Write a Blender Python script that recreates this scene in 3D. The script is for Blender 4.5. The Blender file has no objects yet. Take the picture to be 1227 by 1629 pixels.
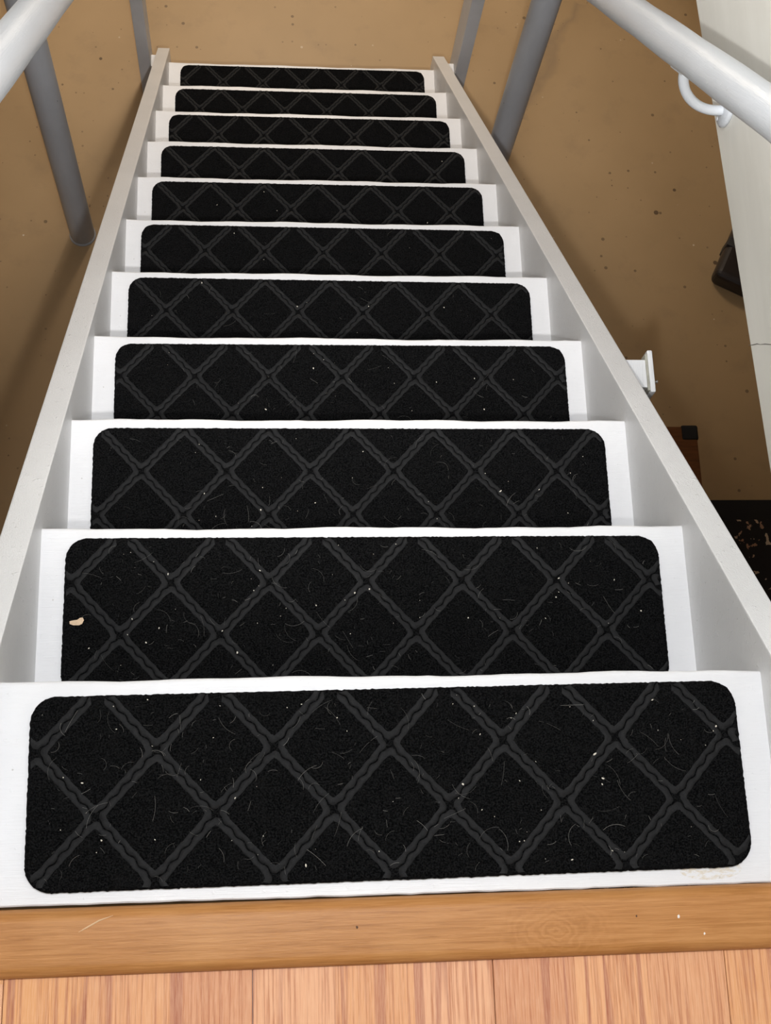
import bpy, bmesh, math, random
import numpy as np
from mathutils import Matrix, Vector

random.seed(7)
RNG = np.random.default_rng(11)
scene = bpy.context.scene
col = scene.collection

# ------------------------------------------------------------------ camera
F_PX, YAW, PITCH, ROLL = 2062.318, 0.3248, 1.2620, 0.3065
CAM = Vector((-0.1418, -0.2359, 1.3933))
ca, sa, cb, sb = math.cos(YAW), math.sin(YAW), math.cos(PITCH), math.sin(PITCH)
fwd = Vector((sa * cb, ca * cb, -sb))
right = Vector((ca, -sa, 0))
up = right.cross(fwd)
cr, sr = math.cos(ROLL), math.sin(ROLL)
right, up = cr * right + sr * up, -sr * right + cr * up
cam_data = bpy.data.cameras.new('camera')
cam_data.sensor_fit = 'HORIZONTAL'
cam_data.sensor_width = 36.0
cam_data.lens = F_PX * 36.0 / 1227.0
cam_data.clip_start = 0.02
cam = bpy.data.objects.new('camera', cam_data)
col.objects.link(cam)
M = Matrix.Identity(4)
for i in range(3):
    M[i][0], M[i][1], M[i][2], M[i][3] = right[i], up[i], -fwd[i], CAM[i]
cam.matrix_world = M
scene.camera = cam

# ------------------------------------------------------------------ light
scene.view_settings.view_transform = 'Standard'
scene.view_settings.look = 'None'
scene.view_settings.gamma = 1.0
scene.view_settings.use_curve_mapping = False
scene.view_settings.exposure = 0.0

world = bpy.data.worlds.new('world')
scene.world = world
world.use_nodes = True
world.node_tree.nodes['Background'].inputs[0].default_value = (0.86, 0.92, 1.0, 1)
world.node_tree.nodes['Background'].inputs[1].default_value = 0.22


def lamp(name, kind, loc, target, energy, color, **kw):
    d = bpy.data.lights.new(name, kind)
    d.energy = energy
    d.color = color
    for k, v in kw.items():
        setattr(d, k, v)
    o = bpy.data.objects.new(name, d)
    col.objects.link(o)
    o.location = loc
    o.rotation_euler = (Vector(target) - Vector(loc)).to_track_quat('-Z', 'Y').to_euler()
    return o


# added spot under the lens, fitted to stringer shadows, aimed to lift far end
SPOT_POS = Vector((-0.104, -0.262, 1.20))
lamp('shadow_fit_spot', 'SPOT', SPOT_POS, SPOT_POS + Vector((0.03, 1.0, -.80)), 164, (1.0, 0.985, 0.97),
     spot_size=math.radians(80), spot_blend=1.0, shadow_soft_size=0.022)
# added soft fill high over the stair head, brightens near treads and wood floor
lamp('near_fill', 'AREA', (-0.10, 0.25, 2.40), (-0.10, 0.25, 0.0), 46, (0.95, 0.97, 1.0),
     shape='DISK', size=0.6)
# added warm fill beyond the stair foot, lifts the lower treads and floor
lamp('warm_far_fill', 'POINT', (-0.05, 3.45, -0.50), (0, 3.3, -2), 62, (1.0, 0.87, 0.71), shadow_soft_size=0.20)

# ------------------------------------------------------------------ stair numbers
RUN, RISE, W = 0.2288, 0.2106, 0.83
ZF = -2.32                                    # basement floor
NS = Vector((0, RISE, RUN)).normalized()      # normal of the nosing slope
SD = Vector((0, RUN, -RISE)).normalized()     # direction down the slope
N_TREAD = 11

# ------------------------------------------------------------------ helpers


def tag(o, label=None, cat=None, group=None, kind=None):
    if label: o['label'] = label
    if cat: o['category'] = cat
    if group: o['group'] = group
    if kind: o['kind'] = kind
    return o


def empty(name, loc=(0, 0, 0), parent=None):
    o = bpy.data.objects.new(name, None)
    col.objects.link(o)
    o.location = loc
    o.parent = parent
    o.empty_display_size = 0.1
    return o


def link(name, me, mat=None, parent=None, loc=None, smooth=False):
    o = bpy.data.objects.new(name, me)
    col.objects.link(o)
    if mat is not None and len(me.materials) == 0:
        me.materials.append(mat)
    if parent is not None: o.parent = parent
    if loc is not None: o.location = loc
    if smooth:
        me.polygons.foreach_set('use_smooth', [True] * len(me.polygons))
    return o


def from_bm(name, bm):
    me = bpy.data.meshes.new(name)
    bmesh.ops.recalc_face_normals(bm, faces=bm.faces[:])
    bm.to_mesh(me)
    bm.free()
    return me


def add_box(bm, lo, hi, bevel=0.0, seg=2):
    lo, hi = Vector(lo), Vector(hi)
    r = bmesh.ops.create_cube(bm, size=1)
    for v in r['verts']:
        v.co = Vector(((v.co.x + .5) * (hi.x - lo.x) + lo.x, (v.co.y + .5) * (hi.y - lo.y) + lo.y,
                       (v.co.z + .5) * (hi.z - lo.z) + lo.z))
    if bevel:
        es = {e for v in r['verts'] for e in v.link_edges}
        bmesh.ops.bevel(bm, geom=list(es), offset=bevel, segments=seg, profile=.6, affect='EDGES')


def box_mesh(name, lo, hi, bevel=0.0, seg=2):
    bm = bmesh.new()
    add_box(bm, lo, hi, bevel, seg)
    return from_bm(name, bm)


def prism_x(bm, pts, x0, x1, bevel=0.0):
    """extrude a (y,z) polygon from x0 to x1"""
    a = [bm.verts.new((x0, y, z)) for y, z in pts]
    b = [bm.verts.new((x1, y, z)) for y, z in pts]
    fs = [bm.faces.new(a), bm.faces.new(b[::-1])]
    n = len(pts)
    for i in range(n):
        fs.append(bm.faces.new((a[i], b[i], b[(i + 1) % n], a[(i + 1) % n])))
    if bevel:
        es = {e for f in fs for e in f.edges}
        bmesh.ops.bevel(bm, geom=list(es), offset=bevel, segments=2, profile=.6, affect='EDGES')


def tube(bm, pts, rad, seg=16, caps=True):
    """tube along a polyline; rad a number or a list"""
    pts = [Vector(p) for p in pts]
    n = len(pts)
    rads = rad if isinstance(rad, (list, tuple)) else [rad] * n
    rings = []
    ref = None
    for i, p in enumerate(pts):
        t = (pts[min(i + 1, n - 1)] - pts[max(i - 1, 0)]).normalized()
        if ref is None:
            ref = t.orthogonal().normalized()
        ref = (ref - t * ref.dot(t)).normalized()
        b = t.cross(ref)
        rings.append([bm.verts.new(p + rads[i] * (math.cos(2 * math.pi * j / seg) * ref + math.sin(2 * math.pi * j / seg) * b))
                      for j in range(seg)])
    for i in range(n - 1):
        for j in range(seg):
            bm.faces.new((rings[i][j], rings[i][(j + 1) % seg], rings[i + 1][(j + 1) % seg], rings[i + 1][j]))
    if caps:
        bm.faces.new(rings[0][::-1])
        bm.faces.new(rings[-1])


# ------------------------------------------------------------------ materials
class NT:
    def __init__(self, name):
        self.m = bpy.data.materials.new(name)
        self.m.use_nodes = True
        self.t = self.m.node_tree
        self.b = self.t.nodes['Principled BSDF']
        self.tc = self.t.nodes.new('ShaderNodeTexCoord')

    def n(self, kind, ins=None, **props):
        nd = self.t.nodes.new(kind)
        for k, v in props.items(): setattr(nd, k, v)
        for k, v in (ins or {}).items(): self.set(nd.inputs[k], v)
        return nd

    def set(self, sock, v):
        if isinstance(v, bpy.types.NodeSocket): self.t.links.new(v, sock)
        else: sock.default_value = v

    def map(self, scale=(1, 1, 1), loc=(0, 0, 0), rot=(0, 0, 0), src='Object'):
        s = self.tc.outputs[src] if isinstance(src, str) else src
        return self.n('ShaderNodeMapping', {'Vector': s, 'Scale': scale, 'Location': loc, 'Rotation': rot}).outputs[0]

    def noise(self, vec, scale=5, detail=2, rough=.5, dist=0):
        return self.n('ShaderNodeTexNoise', {'Vector': vec, 'Scale': scale, 'Detail': detail, 'Roughness': rough, 'Distortion': dist}).outputs[0]

    def ramp(self, fac, stops, interp='LINEAR'):
        r = self.n('ShaderNodeValToRGB', {'Fac': fac})
        r.color_ramp.interpolation = interp
        e = r.color_ramp.elements
        while len(e) < len(stops): e.new(0.5)
        for el, (p, c) in zip(e, stops):
            el.position = p
            el.color = c if isinstance(c, (tuple, list)) and len(c) == 4 else (tuple(c) + (1,) if isinstance(c, (tuple, list)) else (c, c, c, 1))
        return r.outputs[0]

    def mix(self, fac, a, b, mode='MIX'):
        nd = self.t.nodes.new('ShaderNodeMix')
        nd.data_type = 'RGBA'
        nd.blend_type = mode
        for s, v in ((nd.inputs[0], fac), (nd.inputs[6], a), (nd.inputs[7], b)):
            if isinstance(v, tuple) and len(v) == 3: v = v + (1,)
            self.set(s, v)
        return nd.outputs[2]

    def math(self, op, a, b=0.0, c=0.0):
        nd = self.n('ShaderNodeMath', operation=op)
        for s, v in zip(nd.inputs, (a, b, c)): self.set(s, v)
        return nd.outputs[0]

    def bump(self, h, strength=.3, dist=.001, normal=None):
        ins = {'Height': h, 'Strength': strength, 'Distance': dist}
        if normal is not None: ins['Normal'] = normal
        return self.n('ShaderNodeBump', ins).outputs[0]

    def out(self, color=None, rough=None, normal=None, **kw):
        if color is not None: self.set(self.b.inputs['Base Color'], color if not (isinstance(color, tuple) and len(color) == 3) else color + (1,))
        if rough is not None: self.set(self.b.inputs['Roughness'], rough)
        if normal is not None: self.set(self.b.inputs['Normal'], normal)
        for k, v in kw.items(): self.set(self.b.inputs[k], v)
        return self.m


def mat_white_paint(name, base=(.715, .71, .72), axis=0, rough=.42, wear=False, stroke=.35):
    t = NT(name)
    sc = [60.0, 60.0, 60.0]
    sc[axis] = 3.0
    v = t.map(tuple(sc))
    brush = t.noise(v, 10, 4, .6)
    blotch = t.noise(t.map(), 7, 3, .6)
    c = t.mix(t.ramp(blotch, [(.35, 0.0), (.75, 1.0)]), base, tuple(b * .93 for b in base))
    sp = t.n('ShaderNodeTexVoronoi', {'Vector': t.map((1, 1, 1)), 'Scale': 26.0}).outputs['Distance']
    spm = t.math('LESS_THAN', sp, .028)
    c = t.mix(t.math('MULTIPLY', spm, .55), c, (.33, .31, .28))
    if wear:
        # bare patch on the back edge of the board (its own place on the wood)
        d = t.n('ShaderNodeVectorMath', {0: t.map((1, 3.2, 0), (-.335, .2135 * 3.2, 0)), 1: (0, 0, 0)}, operation='DISTANCE').outputs['Value']
        m = t.math('MULTIPLY', t.math('LESS_THAN', d, .034), t.ramp(t.noise(t.map((1, 2, 1)), 90, 4, .7), [(.45, 0.0), (.58, 1.0)]))
        c = t.mix(t.math('MULTIPLY', m, .8), c, (.60, .52, .40))
    nb = t.bump(brush, stroke, .0012)
    drops = t.ramp(t.noise(t.map(), 120, 2, .5), [(.66, 0.0), (.74, 1.0)])
    nb = t.bump(drops, .25 + (.4 if stroke > .5 else 0), .001, nb)
    return t.out(c, rough, nb)


M_TREAD = mat_white_paint('white_gloss_paint_tread', axis=0, wear=True)
M_STRING = mat_white_paint('white_gloss_paint_stringer', base=(.70, .70, .705), axis=1, rough=.33, stroke=.8)
M_RAIL = mat_white_paint('white_rail_paint', base=(.565, .59, .625), axis=1, rough=.32)


def mat_panel():
    t = NT('cream_white_panel_paint')
    g = t.noise(t.map((30, 1.2, 8)), 3, 4, .6)
    c = t.mix(t.ramp(g, [(.3, 0.0), (.8, 1.0)]), (.74, .725, .675), (.67, .655, .605))
    return t.out(c, .5, t.bump(g, .2, .002))


M_PANEL = mat_panel()


def mat_floor_basement():
    t = NT('tan_painted_concrete')
    v = t.map()
    big = t.noise(v, 1.6, 4, .6)
    mid = t.noise(v, 9, 5, .65)
    c = t.mix(t.ramp(big, [(.3, 0.0), (.7, 1.0)]), (.41, .272, .140), (.345, .228, .114))
    c = t.mix(t.ramp(mid, [(.55, 0.0), (.8, .55)]), c, (.27, .18, .10))

    def spots(scale, r, colr, amt, c, seed):
        vo = t.n('ShaderNodeTexVoronoi', {'Vector': t.map((1, 1, 1), (seed, seed * .7, 0)), 'Scale': scale})
        pick = t.n('ShaderNodeSeparateColor', {0: vo.outputs['Color']})
        rr = t.math('MULTIPLY', pick.outputs[0], r)
        m = t.math('LESS_THAN', vo.outputs['Distance'], rr)
        m = t.math('MULTIPLY', m, t.math('GREATER_THAN', pick.outputs[1], .45))
        return t.mix(t.math('MULTIPLY', m, amt), c, colr)
    c = spots(11, .095, (.07, .04, .02), .85, c, 3.1)
    c = spots(19, .12, (.10, .06, .032), .7, c, 7.7)
    c = spots(34, .13, (.16, .10, .055), .6, c, 5.2)
    c = spots(8, .06, (.66, .58, .49), .8, c, 1.3)
    c = spots(17, .08, (.56, .46, .35), .6, c, 9.4)
    # old water stain on the floor right of the stairs
    vv = t.n('ShaderNodeVectorMath', {0: v, 1: t.n('ShaderNodeVectorMath', {0: t.n('ShaderNodeTexNoise', {'Vector': v, 'Scale': 6.0, 'Detail': 3.0}).outputs['Color'], 'Scale': .22}, operation='SCALE').outputs[0]}, operation='ADD').outputs[0]
    st = t.map((1, 1, 0), (0, 0, 0), (0, 0, 0), vv)
    sub = t.n('ShaderNodeVectorMath', {0: st, 1: (.96, 2.60, 0)}, operation='SUBTRACT').outputs[0]
    rt = t.n('ShaderNodeMapping', {'Vector': sub, 'Rotation': (0, 0, math.radians(-62)), 'Scale': (1, 1, 1)}).outputs[0]
    sx = t.n('ShaderNodeSeparateXYZ', {0: rt})
    m1 = t.math('LESS_THAN', t.math('ABSOLUTE', sx.outputs[0]), .26)
    m2 = t.n('ShaderNodeMapRange', {0: t.math('ABSOLUTE', sx.outputs[1]), 1: 0.0, 2: .03, 3: .45, 4: 0.0}).outputs[0]
    c = t.mix(t.math('MULTIPLY', m1, m2), c, (.20, .14, .09))
    return t.out(c, .55, t.bump(mid, .15, .004))


M_FLOORB = mat_floor_basement()


def mat_plain(name, color, rough=.5, nscale=20, amt=.12, metal=0.0, bump=.1):
    t = NT(name)
    n = t.noise(t.map(), nscale, 3, .6)
    dark = tuple(c * (1 - amt) for c in color)
    lite = tuple(min(1, c * (1 + amt)) for c in color)
    return t.out(t.mix(n, dark, lite), rough, t.bump(n, bump, .001), Metallic=metal)


def mat_pipe():
    t = NT('grey_painted_pipe')
    n = t.noise(t.map((1, 1, .35)), 9, 4, .65)
    c = t.mix(t.ramp(n, [(.3, 0.0), (.75, 1.0)]), (.46, .475, .51), (.38, .39, .42))
    sc = t.n('ShaderNodeTexVoronoi', {'Vector': t.map((1, 1, .5), (.3, .1, 0)), 'Scale': 30.0}).outputs['Distance']
    c = t.mix(t.math('MULTIPLY', t.math('LESS_THAN', sc, .05), .6), c, (.11, .10, .10))
    return t.out(c, .5, t.bump(n, .1, .002))


M_PIPE = mat_pipe()
M_POST = mat_plain('grey_painted_post', (.50, .50, .515), .55, 14, .1)
M_WALLB = mat_plain('basement_wall_paint', (.42, .36, .28), .8, 6, .1)
M_CEIL = mat_plain('ceiling_paint', (.55, .52, .48), .8, 6, .1)
M_HEADER = mat_plain('white_header_board', (.6, .6, .6), .6, 8, .1)
M_BLACKP = mat_plain('black_plastic', (.006, .006, .0065), .7, 40, .3)
M_SCREW = mat_plain('dull_steel', (.35, .33, .31), .4, 60, .2, .8)
M_PLASTER = mat_plain('flaked_filler', (.34, .33, .28), .9, 90, .45, bump=.6)
M_CHIP = mat_plain('pale_wood_chip', (.62, .45, .30), .8, 200, .3, bump=.4)
M_HAIR = mat_plain('pale_lint', (.20, .19, .175), .8, 100, .2)
M_CRUMB = mat_plain('pale_crumb', (.60, .55, .47), .8, 100, .3)
M_SCRATCH = mat_plain('bare_scratch', (.66, .44, .25), .7, 100, .2)
M_NAIL = mat_plain('dark_nail_hole', (.10, .045, .02), .8, 100, .2)
M_FLECK = mat_plain('white_paint_fleck', (.75, .68, .62), .6, 100, .1)
M_CRACKLE = mat_plain('hairline_crack', (.20, .19, .17), .9, 100, .2)


def mat_trim():
    t = NT('varnished_pine_nosing')
    # ring knot: the grain bends round one point of the board
    p = t.tc.outputs['Object']
    sub = t.n('ShaderNodeVectorMath', {0: p, 1: (.161, -.270, 0)}, operation='SUBTRACT').outputs[0]
    ks = t.n('ShaderNodeMapping', {'Vector': sub, 'Scale': (22, 40, 0)}).outputs[0]
    kd = t.n('ShaderNodeVectorMath', {0: ks}, operation='LENGTH').outputs['Value']
    kf = t.n('ShaderNodeMapRange', {0: kd, 1: 0.0, 2: 1.6, 3: 1.0, 4: 0.0}).outputs[0]
    n1 = t.noise(t.map((4, 110, 30)), 3.2, 6, .65, .6)
    rings = t.math('MULTIPLY_ADD', t.math('SINE', t.math('MULTIPLY', t.math('ADD', kd, t.noise(t.map((40, 40, 0)), 1, 3, .6)), 26.0)), .25, .5)
    g = t.mix(t.math('MULTIPLY', kf, .35), n1, rings)
    c = t.ramp(g, [(.25, (.29, .115, .026)), (.5, (.41, .180, .055)), (.75, (.50, .240, .085))])
    fl = t.ramp(t.noise(t.map((2.2, 95, 20)), 6, 3, .6), [(.60, 0.0), (.72, .55)])
    c = t.mix(fl, c, (.24, .085, .022))
    bl = t.noise(t.map((1, 1, 1)), 6, 3, .6)
    c = t.mix(t.ramp(bl, [(.45, 0.0), (.8, .5)]), c, (.56, .29, .11))
    return t.out(c, .42, t.bump(t.noise(t.map((20, 300, 50)), 3, 3, .6), .3, .0008), **{'Specular IOR Level': .22})


M_TRIM = mat_trim()


def mat_laminate():
    t = NT('cherry_laminate')
    p = t.tc.outputs['Object']
    s = t.n('ShaderNodeSeparateXYZ', {0: p})
    strip = t.math('FLOOR', t.math('DIVIDE', t.math('ADD', s.outputs[0], .1504 + 40 * .2455), .2455 / 3))
    wn = t.n('ShaderNodeTexWhiteNoise', {'W': strip}, noise_dimensions='1D')
    blk = t.math('FLOOR', t.math('DIVIDE', t.math('ADD', t.math('ADD', s.outputs[1], 9.0), wn.outputs['Value']), .48))
    cmb = t.n('ShaderNodeCombineXYZ', {0: strip, 1: blk, 2: 0.0})
    wn2 = t.n('ShaderNodeTexWhiteNoise', {'Vector': cmb.outputs[0]}, noise_dimensions='3D')
    base = t.ramp(wn2.outputs['Value'], [(0, (.53, .225, .105)), (.35, (.63, .315, .175)), (.65, (.67, .325, .135)), (1, (.70, .375, .225))])
    # straight grain along the boards, with darker streaks
    off = t.n('ShaderNodeCombineXYZ', {0: wn2.outputs['Value'], 1: t.math('MULTIPLY', wn2.outputs['Value'], 7.0), 2: 0.0}).outputs[0]
    pp = t.n('ShaderNodeVectorMath', {0: p, 1: off}, operation='ADD').outputs[0]
    g1 = t.noise(t.map((150, 2.6, 1), src=pp), 2.2, 5, .62, .35)
    c = t.mix(t.ramp(g1, [(.36, .85), (.52, 0.0)]), base, (.40, .140, .062))
    g2 = t.noise(t.map((26, .8, 1), src=pp), 2.0, 3, .5, .5)
    c = t.mix(t.ramp(g2, [(.55, 0.0), (.60, .65), (.66, .65), (.70, 0.0)]), c, (.34, .115, .070))
    g3 = t.noise(t.map((260, 12, 1), src=pp), 3.0, 3, .6)
    c = t.mix(t.ramp(g3, [(.4, 0.0), (.75, .45)]), c, (.78, .48, .30))
    return t.out(c, .45, t.bump(g3, .3, .0005), **{'Specular IOR Level': .2})


M_LAM = mat_laminate()


def mat_pile():
    t = NT('black_needlepunch_pile')
    v = t.map()
    n = t.noise(v, 520, 3, .7)
    n2 = t.noise(v, 60, 3, .6)
    c = t.mix(t.ramp(n, [(.42, 0.0), (.62, 1.0)]), (.0010, .0010, .0012), (.0110, .0110, .0113))
    c = t.mix(t.ramp(n2, [(.5, 0.0), (.9, .5)]), c, (.009, .0085, .0085))
    hgt = t.math('ADD', n, t.math('MULTIPLY', n2, .6))
    return t.out(c, .95, t.bump(hgt, .9, .003), **{'Specular IOR Level': .04})


def mat_lattice():
    t = NT('charcoal_embossed_ribbon')
    n = t.noise(t.map(), 210, 4, .75)
    c = t.mix(n, (.0022, .0022, .0024), (.0215, .0215, .0220))
    return t.out(c, .60, t.bump(n, .8, .0012), **{'Specular IOR Level': .11})


M_PILE, M_LATT = mat_pile(), mat_lattice()


def mat_rug():
    t = NT('dark_patterned_rug')
    v = t.map()
    n = t.n('ShaderNodeTexVoronoi', {'Vector': t.n('ShaderNodeVectorMath', {0: v, 1: t.n('ShaderNodeVectorMath', {0: t.n('ShaderNodeTexNoise', {'Vector': v, 'Scale': 20.0, 'Detail': 4.0}).outputs['Color'], 'Scale': .14}, operation='SCALE').outputs[0]}, operation='ADD').outputs[0], 'Scale': 32.0})
    pk = t.n('ShaderNodeSeparateColor', {0: n.outputs['Color']})
    m = t.math('MULTIPLY', t.math('LESS_THAN', n.outputs['Distance'], .36), t.math('GREATER_THAN', pk.outputs[0], .36))
    c = t.mix(m, (.010, .008, .008), t.ramp(pk.outputs[1], [(0, (.34, .17, .09)), (.5, (.52, .42, .32)), (1, (.42, .25, .14))]))
    return t.out(c, .95, t.bump(t.noise(v, 400, 2, .6), .5, .002))


M_RUG = mat_rug()
M_RUGB = mat_plain('black_rug_border', (.010, .009, .009), .95, 200, .3, bump=.4)


def mat_trunk():
    t = NT('orange_brown_varnished_wood')
    g = t.noise(t.map((4, 40, 20)), 3, 4, .6, .5)
    c = t.ramp(g, [(.3, (.12, .040, .011)), (.7, (.23, .078, .020))])
    return t.out(c, .35)


M_TRUNK = mat_trunk()
M_CASE = mat_plain('dark_brown_leather', (.016, .011, .010), .4, 60, .3, bump=.3)
M_CASE2 = mat_plain('charcoal_strap', (.03, .028, .027), .6, 60, .3)

# ------------------------------------------------------------------ setting: upstairs
floor = link('floor', box_mesh('floor', (-1.6, -3.0, -0.20), (1.6, -0.262, -0.010)), M_HEADER)
tag(floor, kind='structure')
PW = 0.2455
for i in range(-6, 7):
    x0 = -0.1504 + i * PW
    jy = -0.95 - 0.37 * ((i * 5) % 4)
    for (a, b) in ((jy, -0.262), (-3.0, jy)):
        pl = link('plank', box_mesh('plank', (x0 + .0003, a + .0003, -0.010), (x0 + PW - .0003, b, 0.0), .0006, 1), M_LAM, floor)
# wooden nosing strip along the top of the stairs
bm = bmesh.new()
y_back, y_front, ztop, zlow = -0.2962, -0.2301, 0.013, 0.0
prof = []
for a in range(0, 10):          # back edge, rounded down to the floor
    th = math.pi - a / 9 * math.pi / 2
    prof.append((y_back + .012 + .012 * math.cos(th), ztop - .012 + .012 * math.sin(th)))
for a in range(0, 11):          # front edge, full bullnose
    th = math.pi / 2 - a / 10 * math.pi * .9
    prof.append((y_front - .015 + .015 * math.cos(th), ztop - .015 + .015 * math.sin(th)))
prof += [(y_front - .022, -0.018), (y_front - .022, -.020), (-.262, -.020), (-.262, .0002), (y_back + .0005, .0002)]
prism_x(bm, prof, -.5495, .5495)
me = from_bm('trim_1', bm)
for v in me.vertices:
    v.co.y += 0.00275 * v.co.x
trim = link('trim_1', me, M_TRIM, smooth=True)
trim.data.set_sharp_from_angle(angle=math.radians(50))
tag(trim, kind='structure')
bm = bmesh.new()
tube(bm, [(-.3228, -.2549, ztop), (-.3150, -.2508, ztop + .0002), (-.3030, -.2445, ztop + .0001), (-.2893, -.2400, ztop - .0006)], [.0002, .0009, .0008, .0002], 6)
link('scratch', from_bm('scratch', bm), M_SCRATCH, trim)
for (x, y, r, mt, nm) in ((-.0446, -.2594, .0016, M_NAIL, 'nail_hole'), (.2467, -.258, .0013, M_NAIL, 'nail_hole'),
                          (.2914, -.260, .0018, M_FLECK, 'paint_fleck'), (.3172, -.2777, .0014, M_FLECK, 'paint_fleck'),
                          (.300, -.2870, .0012, M_FLECK, 'paint_fleck')):
    bm = bmesh.new()
    bmesh.ops.create_icosphere(bm, subdivisions=1, radius=r)
    for v in bm.verts:
        v.co = Vector((v.co.x * random.uniform(.6, 1.1), v.co.y * random.uniform(.8, 1.4), v.co.z * .25))
    zz = ztop if y > y_back + .012 else ztop - .003
    link(nm, from_bm(nm, bm), mt, trim, (x, y, zz))
# header behind the top tread, below the strip
hd = link('trim_2', box_mesh('trim_2', (-.415, -.262, -.24), (.415, -.240, -.021)), M_HEADER)
tag(hd, kind='structure')

# right-hand stairwell panel: painted boards, its lower edge falls a little towards the stair foot
XP = 0.55
bm = bmesh.new()
def zb(y): return -.1988 - .0764 * y
prism_x(bm, [(-.2615, zb(-.26)), (2.2, zb(2.2)), (2.2, 2.4), (-3.0, 2.4), (-3.0, .0005), (-.2615, .0005)], XP, XP + .022, .003)
wr = link('wall_right', from_bm('wall_right', bm), M_PANEL)
tag(wr, kind='structure')
bm = bmesh.new()
cpts = [(.5032, -.2415), (.4975, -.228), (.4921, -.2124), (.4866, -.2022), (.4800, -.186), (.4711, -.1677), (.462, -.150)]
tube(bm, [(XP, y, z) for y, z in cpts], [.0003, .0008, .0009, .0004, .0008, .0007, .0003], 6)
link('hairline_crack', from_bm('hairline_crack', bm), M_CRACKLE, wr)
bm = bmesh.new()
prism_x(bm, [(-.2615, -.2), (2.2, -.2), (2.2, 2.4), (-3.0, 2.4), (-3.0, .0005), (-.2615, .0005)], -.572, -.55, .003)
wl = link('wall_left', from_bm('wall_left', bm), M_PANEL)
tag(wl, kind='structure')

# basement shell
fb = link('floor_basement', box_mesh('floor_basement', (-2.4, -2.5, ZF - .1), (2.8, 5.0, ZF)), M_FLOORB)
tag(fb, kind='structure')
for nm, lo, hi, mt in (('wall_front', (-2.5, 5.0, ZF), (2.9, 5.1, 0), M_WALLB),
                       ('wall_rear', (-2.5, -2.6, ZF), (2.9, -2.5, -.2), M_WALLB),
                       ('wall_basement_left', (-2.5, -2.5, ZF), (-2.4, 5.0, -.2), M_WALLB),
                       ('wall_basement_right', (2.8, -2.5, ZF), (2.9, 5.0, -.2), M_WALLB),
                       ('ceiling', (.574, -2.5, -.18), (2.8, 5.0, -.06), M_CEIL),
                       ('ceiling_left', (-2.4, -2.5, -.18), (-.574, 5.0, -.06), M_CEIL),
                       ('ceiling_far', (-.572, 2.2, -.18), (.572, 5.0, -.06), M_CEIL)):
    tag(link(nm, box_mesh(nm, lo, hi), mt), kind='structure')

# ------------------------------------------------------------------ staircase
stairs = tag(empty('staircase', (0, 1.05, ZF)),
             'steep white-painted wooden staircase with closed side boards going down to the basement', 'staircase')
S0 = Vector((0, 1.05, ZF))


def part(name, me, mat, parent=stairs, origin=S0, smooth=False):
    """mesh given in world coordinates -> child of the thing standing at origin"""
    me.transform(Matrix.Translation(-origin))
    return link(name, me, mat, parent, smooth=smooth)


HS = 0.032
def slope_pt(y, perp): return (y, (perp - NS.y * y) / NS.z)
for s in (-1, 1):
    bm = bmesh.new()
    xi, xo = s * W / 2, s * (W / 2 + .037)
    y_end = 2.345
    lowline = -.235
    yb = (ZF * -NS.z + lowline) / NS.y
    pts = [(-.222, .05), slope_pt((HS - NS.z * .05) / NS.y, HS), slope_pt(y_end, HS), (y_end, ZF),
           (yb, ZF), slope_pt(-.222, lowline)]
    prism_x(bm, pts, min(xi, xo), max(xi, xo), .0022)
    o = part('stringer', from_bm('stringer', bm), M_STRING)

TD = 0.235
for k in range(N_TREAD):
    bm = bmesh.new()
    back = -TD if k else -.2287
    nx = 60
    prof = []
    R = .0045
    for a in range(5):
        th = math.pi / 2 - a / 4 * math.pi / 2
        prof.append((-R + R * math.cos(th), -R + R * math.sin(th)))
    prof += [(0, -.030), (-.004, -.035), (back + .002, -.035), (back, -.033), (back, -.0015), (back + .0015, 0)]
    ph = random.uniform(0, 9)
    rows = []
    for i in range(nx + 1):
        x = -W / 2 + W * i / nx
        row = []
        wob = .0009 * math.sin(x * 17 + ph) + .0006 * math.sin(x * 53 + 2 * ph) + random.gauss(0, .00018)
        wob2 = random.gauss(0, .0003)
        for j, (y, z) in enumerate(prof):
            yy = y
            if y > -.01: yy += wob
            if y < -.1:
                yy += wob2
            row.append(bm.verts.new((x, yy, z)))
        rows.append(row)
    m = len(prof)
    for i in range(nx):
        for j in range(m):
            bm.faces.new((rows[i][j], rows[i + 1][j], rows[i + 1][(j + 1) % m], rows[i][(j + 1) % m]))
    bm.faces.new(rows[0])
    bm.faces.new(rows[-1][::-1])
    me = from_bm('tread', bm)
    o = link('tread', me, M_TREAD, stairs, Vector((0, k * RUN, -k * RISE)) - S0, smooth=True)
    me.set_sharp_from_angle(angle=math.radians(40))

# filler blocks between stringer foot and post
for s in (-1, 1):
    xa, xb = s * (W / 2 + .0375), s * (.4885 if s > 0 else .4755)
    part('foot_block', box_mesh('foot_block', (min(xa, xb), 2.302, ZF), (max(xa, xb), 2.345, -2.15), .002), M_TREAD)

# little white bracket on the outside of the right stringer
BX = W / 2 + .0375
bz = -.532
arm = part('side_bracket', box_mesh('side_bracket', (BX, .558, bz - .020), (BX + .043, .607, bz), .002), M_STRING)
part('filler', box_mesh('filler', (BX + .040, .552, bz - .030), (BX + .0445, .616, bz + .002), .001), M_PLASTER, arm)
part('end_plate', box_mesh('end_plate', (BX + .044, .549, bz - .034), (BX + .053, .623, bz + .003), .0025), M_STRING, arm)
bm = bmesh.new()
tube(bm, [(BX + .053, .572, bz - .010), (BX + .0595, .572, bz - .010)], .0012, 8)
tube(bm, [(BX + .059, .572, bz - .010), (BX + .061, .572, bz - .010)], .003, 10)
part('screw', from_bm('screw', bm), M_SCREW, arm)

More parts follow.
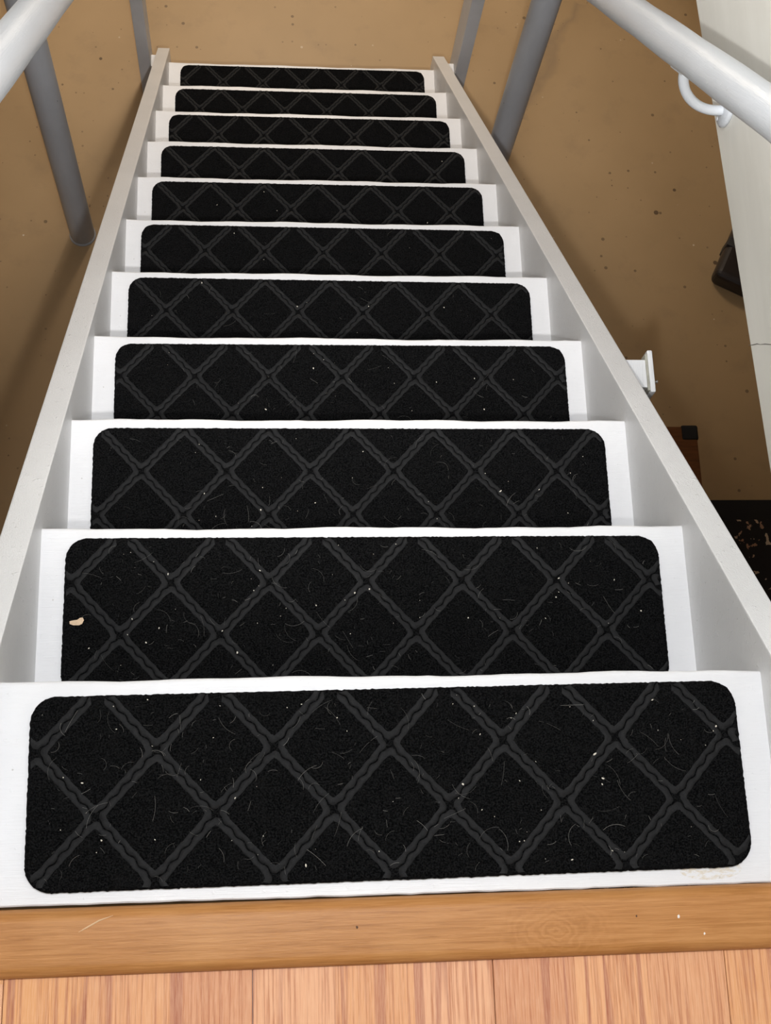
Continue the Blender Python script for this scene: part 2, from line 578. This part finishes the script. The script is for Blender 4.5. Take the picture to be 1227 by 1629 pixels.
# ------------------------------------------------------------------ posts and pipes
for s, (x0, x1, dy), lab in ((-1, (-.5125, -.476, .085), 'slim grey square post at the stair foot beside the left side board'),
                             (1, (.489, .5275, .105), 'slim grey square post at the stair foot beside the right side board')):
    t = tag(empty('square_post', ((x0 + x1) / 2, 2.34, ZF)), lab, 'post', 'square posts at the stair foot')
    o0 = Vector(t.location)
    part('post', box_mesh('post', (x0, 2.30, ZF), (x1, 2.30 + dy, -.18), .002), M_POST, t, o0)

for (x, y), lab in (((-.69, 1.80), 'round grey steel column standing on tan floor left of the stairs'),
                    ((.592, 1.95), 'round grey steel column rising behind the right side board')):
    t = tag(empty('steel_column', (x, y, ZF)), lab, 'column', 'grey steel columns')
    bm = bmesh.new()
    tube(bm, [(0, 0, 0.0), (0, 0, .05), (0, 0, .5), (0, 0, 1.2), (0, 0, 2.14)], .0375, 40)
    link('shaft', from_bm('shaft', bm), M_PIPE, t, smooth=True)
    t.children[0].data.set_sharp_from_angle(angle=math.radians(40))
    bm = bmesh.new()
    tube(bm, [(0, 0, 0), (0, 0, .003), (0, 0, .007)], [.041, .041, .0385], 40)
    link('foot_bead', from_bm('foot_bead', bm), M_PIPE, t)

# ------------------------------------------------------------------ handrails


def rail_mesh(R, length0, length1):
    """mopstick rail (round with a flat underside) along local Y"""
    bm = bmesh.new()
    n = 40
    prof = []
    for j in range(n):
        a = 2 * math.pi * j / n
        x, z = R * math.sin(a), R * math.cos(a)
        prof.append((x, max(z, -R * .80)))
    ys = np.linspace(length0, length1, 40)
    rings = []
    for y in ys:
        rings.append([bm.verts.new((x * (1 + .004 * math.sin(y * 31)), y, z + .0006 * math.sin(y * 23 + x * 90))) for x, z in prof])
    for i in range(len(ys) - 1):
        for j in range(n):
            bm.faces.new((rings[i][j], rings[i][(j + 1) % n], rings[i + 1][(j + 1) % n], rings[i + 1][j]))
    bm.faces.new(rings[0][::-1])
    bm.faces.new(rings[-1])
    return from_bm('rail', bm)


ANG = -math.atan2(RISE, RUN)


def handrail(x, perp, R, xw, label, brackets):
    c = NS * perp
    t = tag(empty('handrail', (x, c.y, c.z)), label, 'handrail', 'white handrails')
    t.rotation_euler = (ANG, 0, 0)
    r = link('rail', rail_mesh(R, -.75, 2.6), M_RAIL, t, smooth=True)
    r.data.set_sharp_from_angle(angle=math.radians(35))
    sgn = 1 if xw > x else -1
    Rm = Matrix.Rotation(-ANG, 4, 'X')
    inv = (Matrix.Translation(Vector((x, c.y, c.z))) @ Matrix.Rotation(ANG, 4, 'X')).inverted()
    for s in brackets:
        # local rail coords -> build in world, then bring back
        base = Vector((x, c.y, c.z)) + SD * s
        bm = bmesh.new()
        # saddle plate under the rail
        me = box_mesh('saddle', (-.013, s - .030, -R * .80 - .004), (.013, s + .030, -R * .80 - .0005), .0015)
        br = link('bracket', me, M_RAIL, t)
        pu = base - NS * (R * .8 + .002)
        wall = Vector((xw - sgn * .002, base.y - .024, pu.z - .080))
        pts = []
        ctrl = [pu, pu + Vector((0, -.004, -.030)), Vector((pu.x + sgn * .03, pu.y - .018, wall.z)), wall]
        for i in range(17):
            u = i / 16
            q = ((1 - u) ** 3) * ctrl[0] + 3 * u * (1 - u) ** 2 * ctrl[1] + 3 * u * u * (1 - u) * ctrl[2] + u ** 3 * ctrl[3]
            pts.append(inv @ q)
        tube(bm, pts, .0075, 12)
        link('arm', from_bm('arm', bm), M_RAIL, br, smooth=True)
        bm = bmesh.new()
        # oval wall rosette
        n = 28
        rings = []
        for (rr, dx) in ((1.0, 0.0), (1.0, .004), (.86, .0075), (.45, .0095)):
            ring = []
            for j in range(n):
                a = 2 * math.pi * j / n
                ring.append(bm.verts.new(inv @ Vector((xw - sgn * (dx + .0002), wall.y + .021 * rr * math.cos(a), wall.z + .033 * rr * math.sin(a)))))
            rings.append(ring)
        for i in range(len(rings) - 1):
            for j in range(n):
                bm.faces.new((rings[i][j], rings[i][(j + 1) % n], rings[i + 1][(j + 1) % n], rings[i + 1][j]))
        bm.faces.new(rings[-1])
        bm.faces.new(rings[0][::-1])
        link('rosette', from_bm('rosette', bm), M_RAIL, br, smooth=True)
        for sz in (.022, -.022):
            bm = bmesh.new()
            p0 = Vector((xw - sgn * .006, wall.y, wall.z + sz))
            tube(bm, [inv @ p0, inv @ (p0 - Vector((sgn * .004, 0, 0)))], [.0045, .003], 10)
            link('screw_head', from_bm('screw_head', bm), M_RAIL, br)
    return t


handrail(.46, .519, .027, XP, 'white round handrail on brackets along the right stairwell panel', [.735, 2.2])
handrail(-.43, .547, .027, -.55, 'white round handrail crossing the upper left of the stairwell', [2.1])

# ------------------------------------------------------------------ stair mats
MW, MD, MH, MR = .762, .1990, .0055, .028
PX, PY = .1228, .1330          # lattice pitch


def lattice_d(x, y, ox, oy):
    """distance to the nearest diagonal line of the lattice"""
    u = (x - ox) / PX
    v = (y - oy) / PY
    L = 1 / math.hypot(1 / PX, 1 / PY)
    d1 = np.abs((u + v) - np.round(u + v)) * L
    d2 = np.abs((u - v) - np.round(u - v)) * L
    return np.minimum(d1, d2)


def pile_mesh(name, ox, oy, seed):
    rng = np.random.default_rng(seed)
    nx, ny = 300, 80
    xs = np.linspace(-MW / 2, MW / 2, nx + 1)
    ys = np.linspace(-MD, 0, ny + 1)
    X, Y = np.meshgrid(xs, ys, indexing='ij')
    # round the corners: map the corner squares to quarter discs
    yc = Y + MD / 2
    dx = np.maximum(np.abs(X) - (MW / 2 - MR), 0) / MR
    dy = np.maximum(np.abs(yc) - (MD / 2 - MR), 0) / MR
    mx = np.where((dx > 0) & (dy > 0), dx * np.sqrt(1 - dy ** 2 / 2), dx)
    my = np.where((dx > 0) & (dy > 0), dy * np.sqrt(1 - dx ** 2 / 2), dy)
    X2 = np.where(dx > 0, np.sign(X) * ((MW / 2 - MR) + mx * MR), X)
    Y2 = np.where(dy > 0, np.sign(yc) * ((MD / 2 - MR) + my * MR), yc) - MD / 2
    edge = np.zeros_like(X, bool)
    edge[0, :] = edge[-1, :] = True
    edge[:, 0] = edge[:, -1] = True
    jit = rng.normal(0, .00028, X.shape)
    X2 = X2 + np.where(edge, rng.normal(0, .00028, X.shape), 0)
    Y2 = Y2 + np.where(edge, jit, 0)
    d = lattice_d(X2, Y2, ox, oy)
    g = np.clip((d - .0056) / .0030, 0, 1)
    g = g * g * (3 - 2 * g)
    Zv = MH + .0018 * g + rng.normal(0, .00022, X.shape)
    Zv[edge] = MH - .0015
    verts = np.stack([X2, Y2, Zv], -1).reshape(-1, 3)
    idx = np.arange((nx + 1) * (ny + 1)).reshape(nx + 1, ny + 1)
    faces = np.stack([idx[:-1, :-1], idx[1:, :-1], idx[1:, 1:], idx[:-1, 1:]], -1).reshape(-1, 4)
    loop = list(idx[:, 0]) + list(idx[-1, 1:]) + list(idx[-2::-1, -1]) + list(idx[0, -2:0:-1])
    base = len(verts)
    low = verts[loop].copy()
    low[:, 2] = 0
    n = len(loop)
    sk = [(loop[i], base + i, base + (i + 1) % n, loop[(i + 1) % n]) for i in range(n)]
    allv = np.concatenate([verts, low])
    allf = [tuple(int(q) for q in f) for f in faces] + [tuple(int(q) for q in f) for f in sk] + [tuple(range(base + n - 1, base - 1, -1))]
    me = bpy.data.meshes.new(name)
    me.from_pydata(allv.tolist(), [], allf)
    me.polygons.foreach_set('use_smooth', [True] * len(me.polygons))
    me.set_sharp_from_angle(angle=math.radians(60))
    me.materials.append(M_PILE)
    return me


def inside(x, y, m=0.0):
    yc = abs(y + MD / 2)
    qx, qy = max(abs(x) - (MW / 2 - MR), 0), max(yc - (MD / 2 - MR), 0)
    return (abs(x) <= MW / 2 - m and yc <= MD / 2 - m and math.hypot(qx, qy) <= MR - m)


def lattice_mesh(name, ox, oy):
    """pairs of wavy ribbons: one rounded outline per diamond, interlocking along every line"""
    verts, faces = [], []
    NSMP, WAVES, AMP, HALF, GAP = 40, 5, .0013, .0067, .0005
    a, b = PX / 2, PY / 2
    for i in range(-5, 16):
        for j in range(-6, 4):
            if (i + j) % 2: continue
            cx, cy = ox + PX / 2 * i, oy + PY / 2 * j + PY / 2
            if abs(cx) > MW / 2 + a or cy > b + .01 or cy < -MD - b - .01: continue
            V = [np.array([cx - a, cy]), np.array([cx, cy + b]), np.array([cx + a, cy]), np.array([cx, cy - b])]
            # UL: left->top, UR: top->right, RL: right->bottom, LL: bottom->left
            loop, wave = [], []
            for e in range(4):
                p, q = V[e], V[(e + 1) % 4]
                for s in range(NSMP):
                    u = s / NSMP
                    loop.append(p + (q - p) * u)
                    tt = u if e in (0, 1) else 1 - u
                    sg = 1 if e in (0, 1) else -1
                    win = min(1, min(u, 1 - u) / .10)
                    wave.append(sg * math.sin(2 * math.pi * WAVES * tt) * win)
            loop = np.array(loop)
            ctr = np.array([cx, cy])
            n = len(loop)

            def inset(dist, it):
                k = 1 - dist / (a * b / math.hypot(a, b))
                L = ctr + (loop - ctr) * k
                for _ in range(it):
                    L = .25 * np.roll(L, 1, 0) + .5 * L + .25 * np.roll(L, -1, 0)
                return L
            outer, inner = inset(GAP + .0002, 12), inset(HALF, 26)
            tn = np.roll(outer, -1, 0) - np.roll(outer, 1, 0)
            nr = np.stack([-tn[:, 1], tn[:, 0]], -1)
            nr /= np.linalg.norm(nr, axis=1)[:, None]
            outer = outer + nr * (AMP * np.array(wave))[:, None]
            inner = inner + nr * (AMP * .3 * np.array(wave))[:, None]
            mid = outer * .5 + inner * .5
            base = len(verts)
            for s in range(n):
                for P, z in ((outer[s], MH + .0000), (mid[s] * .35 + outer[s] * .65, MH + .0011), (mid[s] * .4 + inner[s] * .6, MH + .0013), (inner[s], MH + .0006)):
                    verts.append((float(P[0]), float(P[1]), z))
            for s in range(n):
                s2 = (s + 1) % n
                quad = []
                ok = all(inside(verts[base + 4 * ss + r][0], verts[base + 4 * ss + r][1], .0005) for ss in (s, s2) for r in (0, 3))
                if not ok: continue
                for r in range(3):
                    faces.append((base + 4 * s + r, base + 4 * s2 + r, base + 4 * s2 + r + 1, base + 4 * s + r + 1))
    used = sorted({v for f in faces for v in f})
    rm = {v: i for i, v in enumerate(used)}
    me = bpy.data.meshes.new(name)
    me.from_pydata([verts[v] for v in used], [], [tuple(rm[v] for v in f) for f in faces])
    me.polygons.foreach_set('use_smooth', [True] * len(me.polygons))
    me.materials.append(M_LATT)
    return me


# two cuts of the roll: lattice shifted by half a diamond
PH = {0: (-.3725, -.0590), 1: (-.3110, -.0675)}
piles = {q: pile_mesh('pile', PH[q][0], PH[q][1], 5 + q) for q in PH}
latts = {q: lattice_mesh('embossed_lattice', PH[q][0], PH[q][1]) for q in PH}
cut = [0, 0, 1, 0, 1, 0, 1, 1, 0, 1, 0]
dxs = [-.0006, -.0026, -.0012, .0018, -.0022, -.002, -.001, .0003, .0015, .002, .0012]
tops = [-.0152, -.0145, -.0160, -.0150, -.0160, -.0150, -.0145, -.0155, -.0140, -.0155, -.0120]
rots = [.0071, -.001, .000, .002, -.003, -.002, .000, .001, .001, .000, .001]
names = ['top', 'second', 'third', 'fourth', 'fifth', 'sixth', 'seventh', 'eighth', 'ninth', 'tenth']
for k in range(N_TREAD):
    if k == 0: lab = 'black carpet stair mat with diamond lattice on the top tread by the wood strip'
    elif k == 1: lab = 'black carpet stair mat on the second tread down, with a pale chip on it'
    elif k == 10: lab = 'black carpet stair mat on the lowest tread nearest the basement floor'
    else: lab = 'black carpet stair mat with diamond lattice on the %s tread from the top' % names[k]
    t = tag(empty('stair_mat', (dxs[k], k * RUN + tops[k], -k * RISE + .0002)), lab, 'stair mat', 'black carpet stair mats')
    t.rotation_euler = (0, 0, rots[k])
    link('pile', piles[cut[k]], None, t)
    link('embossed_lattice', latts[cut[k]], None, t)

# ------------------------------------------------------------------ debris on the mats
ZM = MH + .0022


def mat_pt(k, x, y, h=0.0): return Vector((dxs[k] + x, k * RUN + tops[k] + y, -k * RISE + ZM + h))


rnd = random.Random(21)
bm = bmesh.new()
for k, cnt in ((0, 260), (1, 190), (2, 110), (3, 60), (4, 30), (5, 16)):
    for _ in range(cnt):
        x, y = rnd.uniform(-.36, .36), rnd.uniform(-.19, -.012)
        L = rnd.choice((.004, .006, .006, .009, .012, .018, .030))
        a, curl = rnd.uniform(0, 6.28), rnd.uniform(-160, 160) * (.5 if L > .02 else 1)
        pts, n = [], 7
        p = mat_pt(k, x, y, .0002)
        lim_ok = True
        for i in range(n):
            pts.append(p.copy())
            a += curl * L / n
            p = p + Vector((math.cos(a), math.sin(a), 0)) * (L / n)
            p.z += rnd.uniform(-.0002, .0004)
            if abs(p.x) > .37 or not (-.198 < p.y - k * RUN - tops[k] < -.004): lim_ok = False
        if lim_ok:
            tube(bm, pts, rnd.choice((.00006, .00006, .00008, .00010, .00014)), 3, False)
hair = link('lint_hair', from_bm('lint_hair', bm), M_HAIR)
tag(hair, 'fine pale hairs and lint scattered over the black stair mats', 'lint', kind='stuff')
bm = bmesh.new()
for k, cnt in ((0, 60), (1, 50), (2, 30), (3, 24), (4, 12), (5, 8), (6, 6), (7, 4)):
    for _ in range(cnt):
        x, y = rnd.uniform(-.37, .37), rnd.uniform(-.19, -.008)
        r = rnd.choice((.0003, .0004, .0005, .0006, .0008, .0012))
        p = mat_pt(k, x, y, r * .4)
        q = bmesh.ops.create_icosphere(bm, subdivisions=1, radius=r)
        el = rnd.uniform(.7, 2.2)
        ang = rnd.uniform(0, 3.14)
        for v in q['verts']:
            c = Vector((v.co.x * el * rnd.uniform(.8, 1.2), v.co.y * rnd.uniform(.7, 1.1), v.co.z * .6))
            c.rotate(Matrix.Rotation(ang, 3, 'Z'))
            v.co = p + c
cr_o = link('crumbs', from_bm('crumbs', bm), M_CRUMB)
tag(cr_o, 'tiny pale crumbs and specks scattered over the black stair mats', 'crumbs', kind='stuff')
# pale wood chip at the left end of the second mat
bm = bmesh.new()
out = [(-.0085, -.0028), (-.004, -.0046), (.003, -.0048), (.007, -.003), (.0088, .0015), (.0075, .0046), (.004, .0044), (.0005, .002), (-.0045, .0016), (-.0088, .0006)]
zt = [.0016, .002, .0026, .0032, .003, .0036, .0032, .0026, .002, .0015]
tv = [bm.verts.new((x, y, z)) for (x, y), z in zip(out, zt)]
bv = [bm.verts.new((x * .92, y * .92, 0)) for x, y in out]
ct = bm.verts.new((.001, -.001, .0034))
n = len(out)
for i in range(n):
    bm.faces.new((tv[i], tv[(i + 1) % n], ct))
    bm.faces.new((tv[i], bv[i], bv[(i + 1) % n], tv[(i + 1) % n]))
bm.faces.new(bv[::-1])
chip = link('wood_chip', from_bm('wood_chip', bm), M_CHIP, None, mat_pt(1, -.3635, -.1075, -.0004))
tag(chip, 'small pale curled wood chip on the left end of the second mat', 'wood chip')

# ------------------------------------------------------------------ things on the basement floor
# dark rug right of the stairs
rug = tag(empty('area_rug', (1.60, .30, ZF)), 'dark rug with brown and cream flecks and a black border, right of the stairs', 'rug')
o0 = Vector(rug.location)
part('field', box_mesh('field', (.80, -.52, ZF), (2.38, .855, ZF + .010), .002), M_RUG, rug, o0)
bm = bmesh.new()
for lo, hi in (((.74, .855, ZF), (2.44, .918, ZF + .010)), ((.74, -.58, ZF), (2.44, -.52, ZF + .010)),
               ((.74, -.52, ZF), (.80, .855, ZF + .010)), ((2.38, -.52, ZF), (2.44, .855, ZF + .010))):
    add_box(bm, lo, hi)
part('border', from_bm('border', bm), M_RUGB, rug, o0)

# orange-brown trunk with black corner caps, half hidden behind the right stringer
TX0, TX1, TY0, TY1, TZ = .62, 1.091, .72, 1.025, -1.95
trunk = tag(empty('wooden_trunk', (.81, .86, ZF)), 'orange-brown wooden trunk with black corner caps behind the right side board', 'trunk')
o0 = Vector(trunk.location)
part('body', box_mesh('body', (TX0, TY0, ZF + .0105), (TX1, TY1, TZ), .006), M_TRUNK, trunk, o0)
for (x, y) in ((TX1, TY1), (TX0, TY1), (TX1, TY0), (TX0, TY0)):
    sx = -1 if x == TX1 else 1
    sy = -1 if y == TY1 else 1
    xs = sorted((x - sx * .003, x + sx * .046))
    ys = sorted((y - sy * .003, y + sy * .042))
    part('corner_cap', box_mesh('corner_cap', (xs[0], ys[0], TZ - .05), (xs[1], ys[1], TZ + .003), .008, 3), M_BLACKP, trunk, o0)

# dark leather case corner that peeks out under the white panel
case = tag(empty('leather_case', (1.443, 1.690, ZF)), 'dark leather case on the tan floor, mostly hidden by the white panel', 'case')
case.rotation_euler = (0, 0, math.radians(63))
link('body', box_mesh('body', (-.085, -.085, 0), (.17, .10, .075), .028, 5), M_CASE, case)
link('strap', box_mesh('strap', (.03, -.0875, .0), (.062, .1025, .0775), .003, 2), M_CASE2, case)
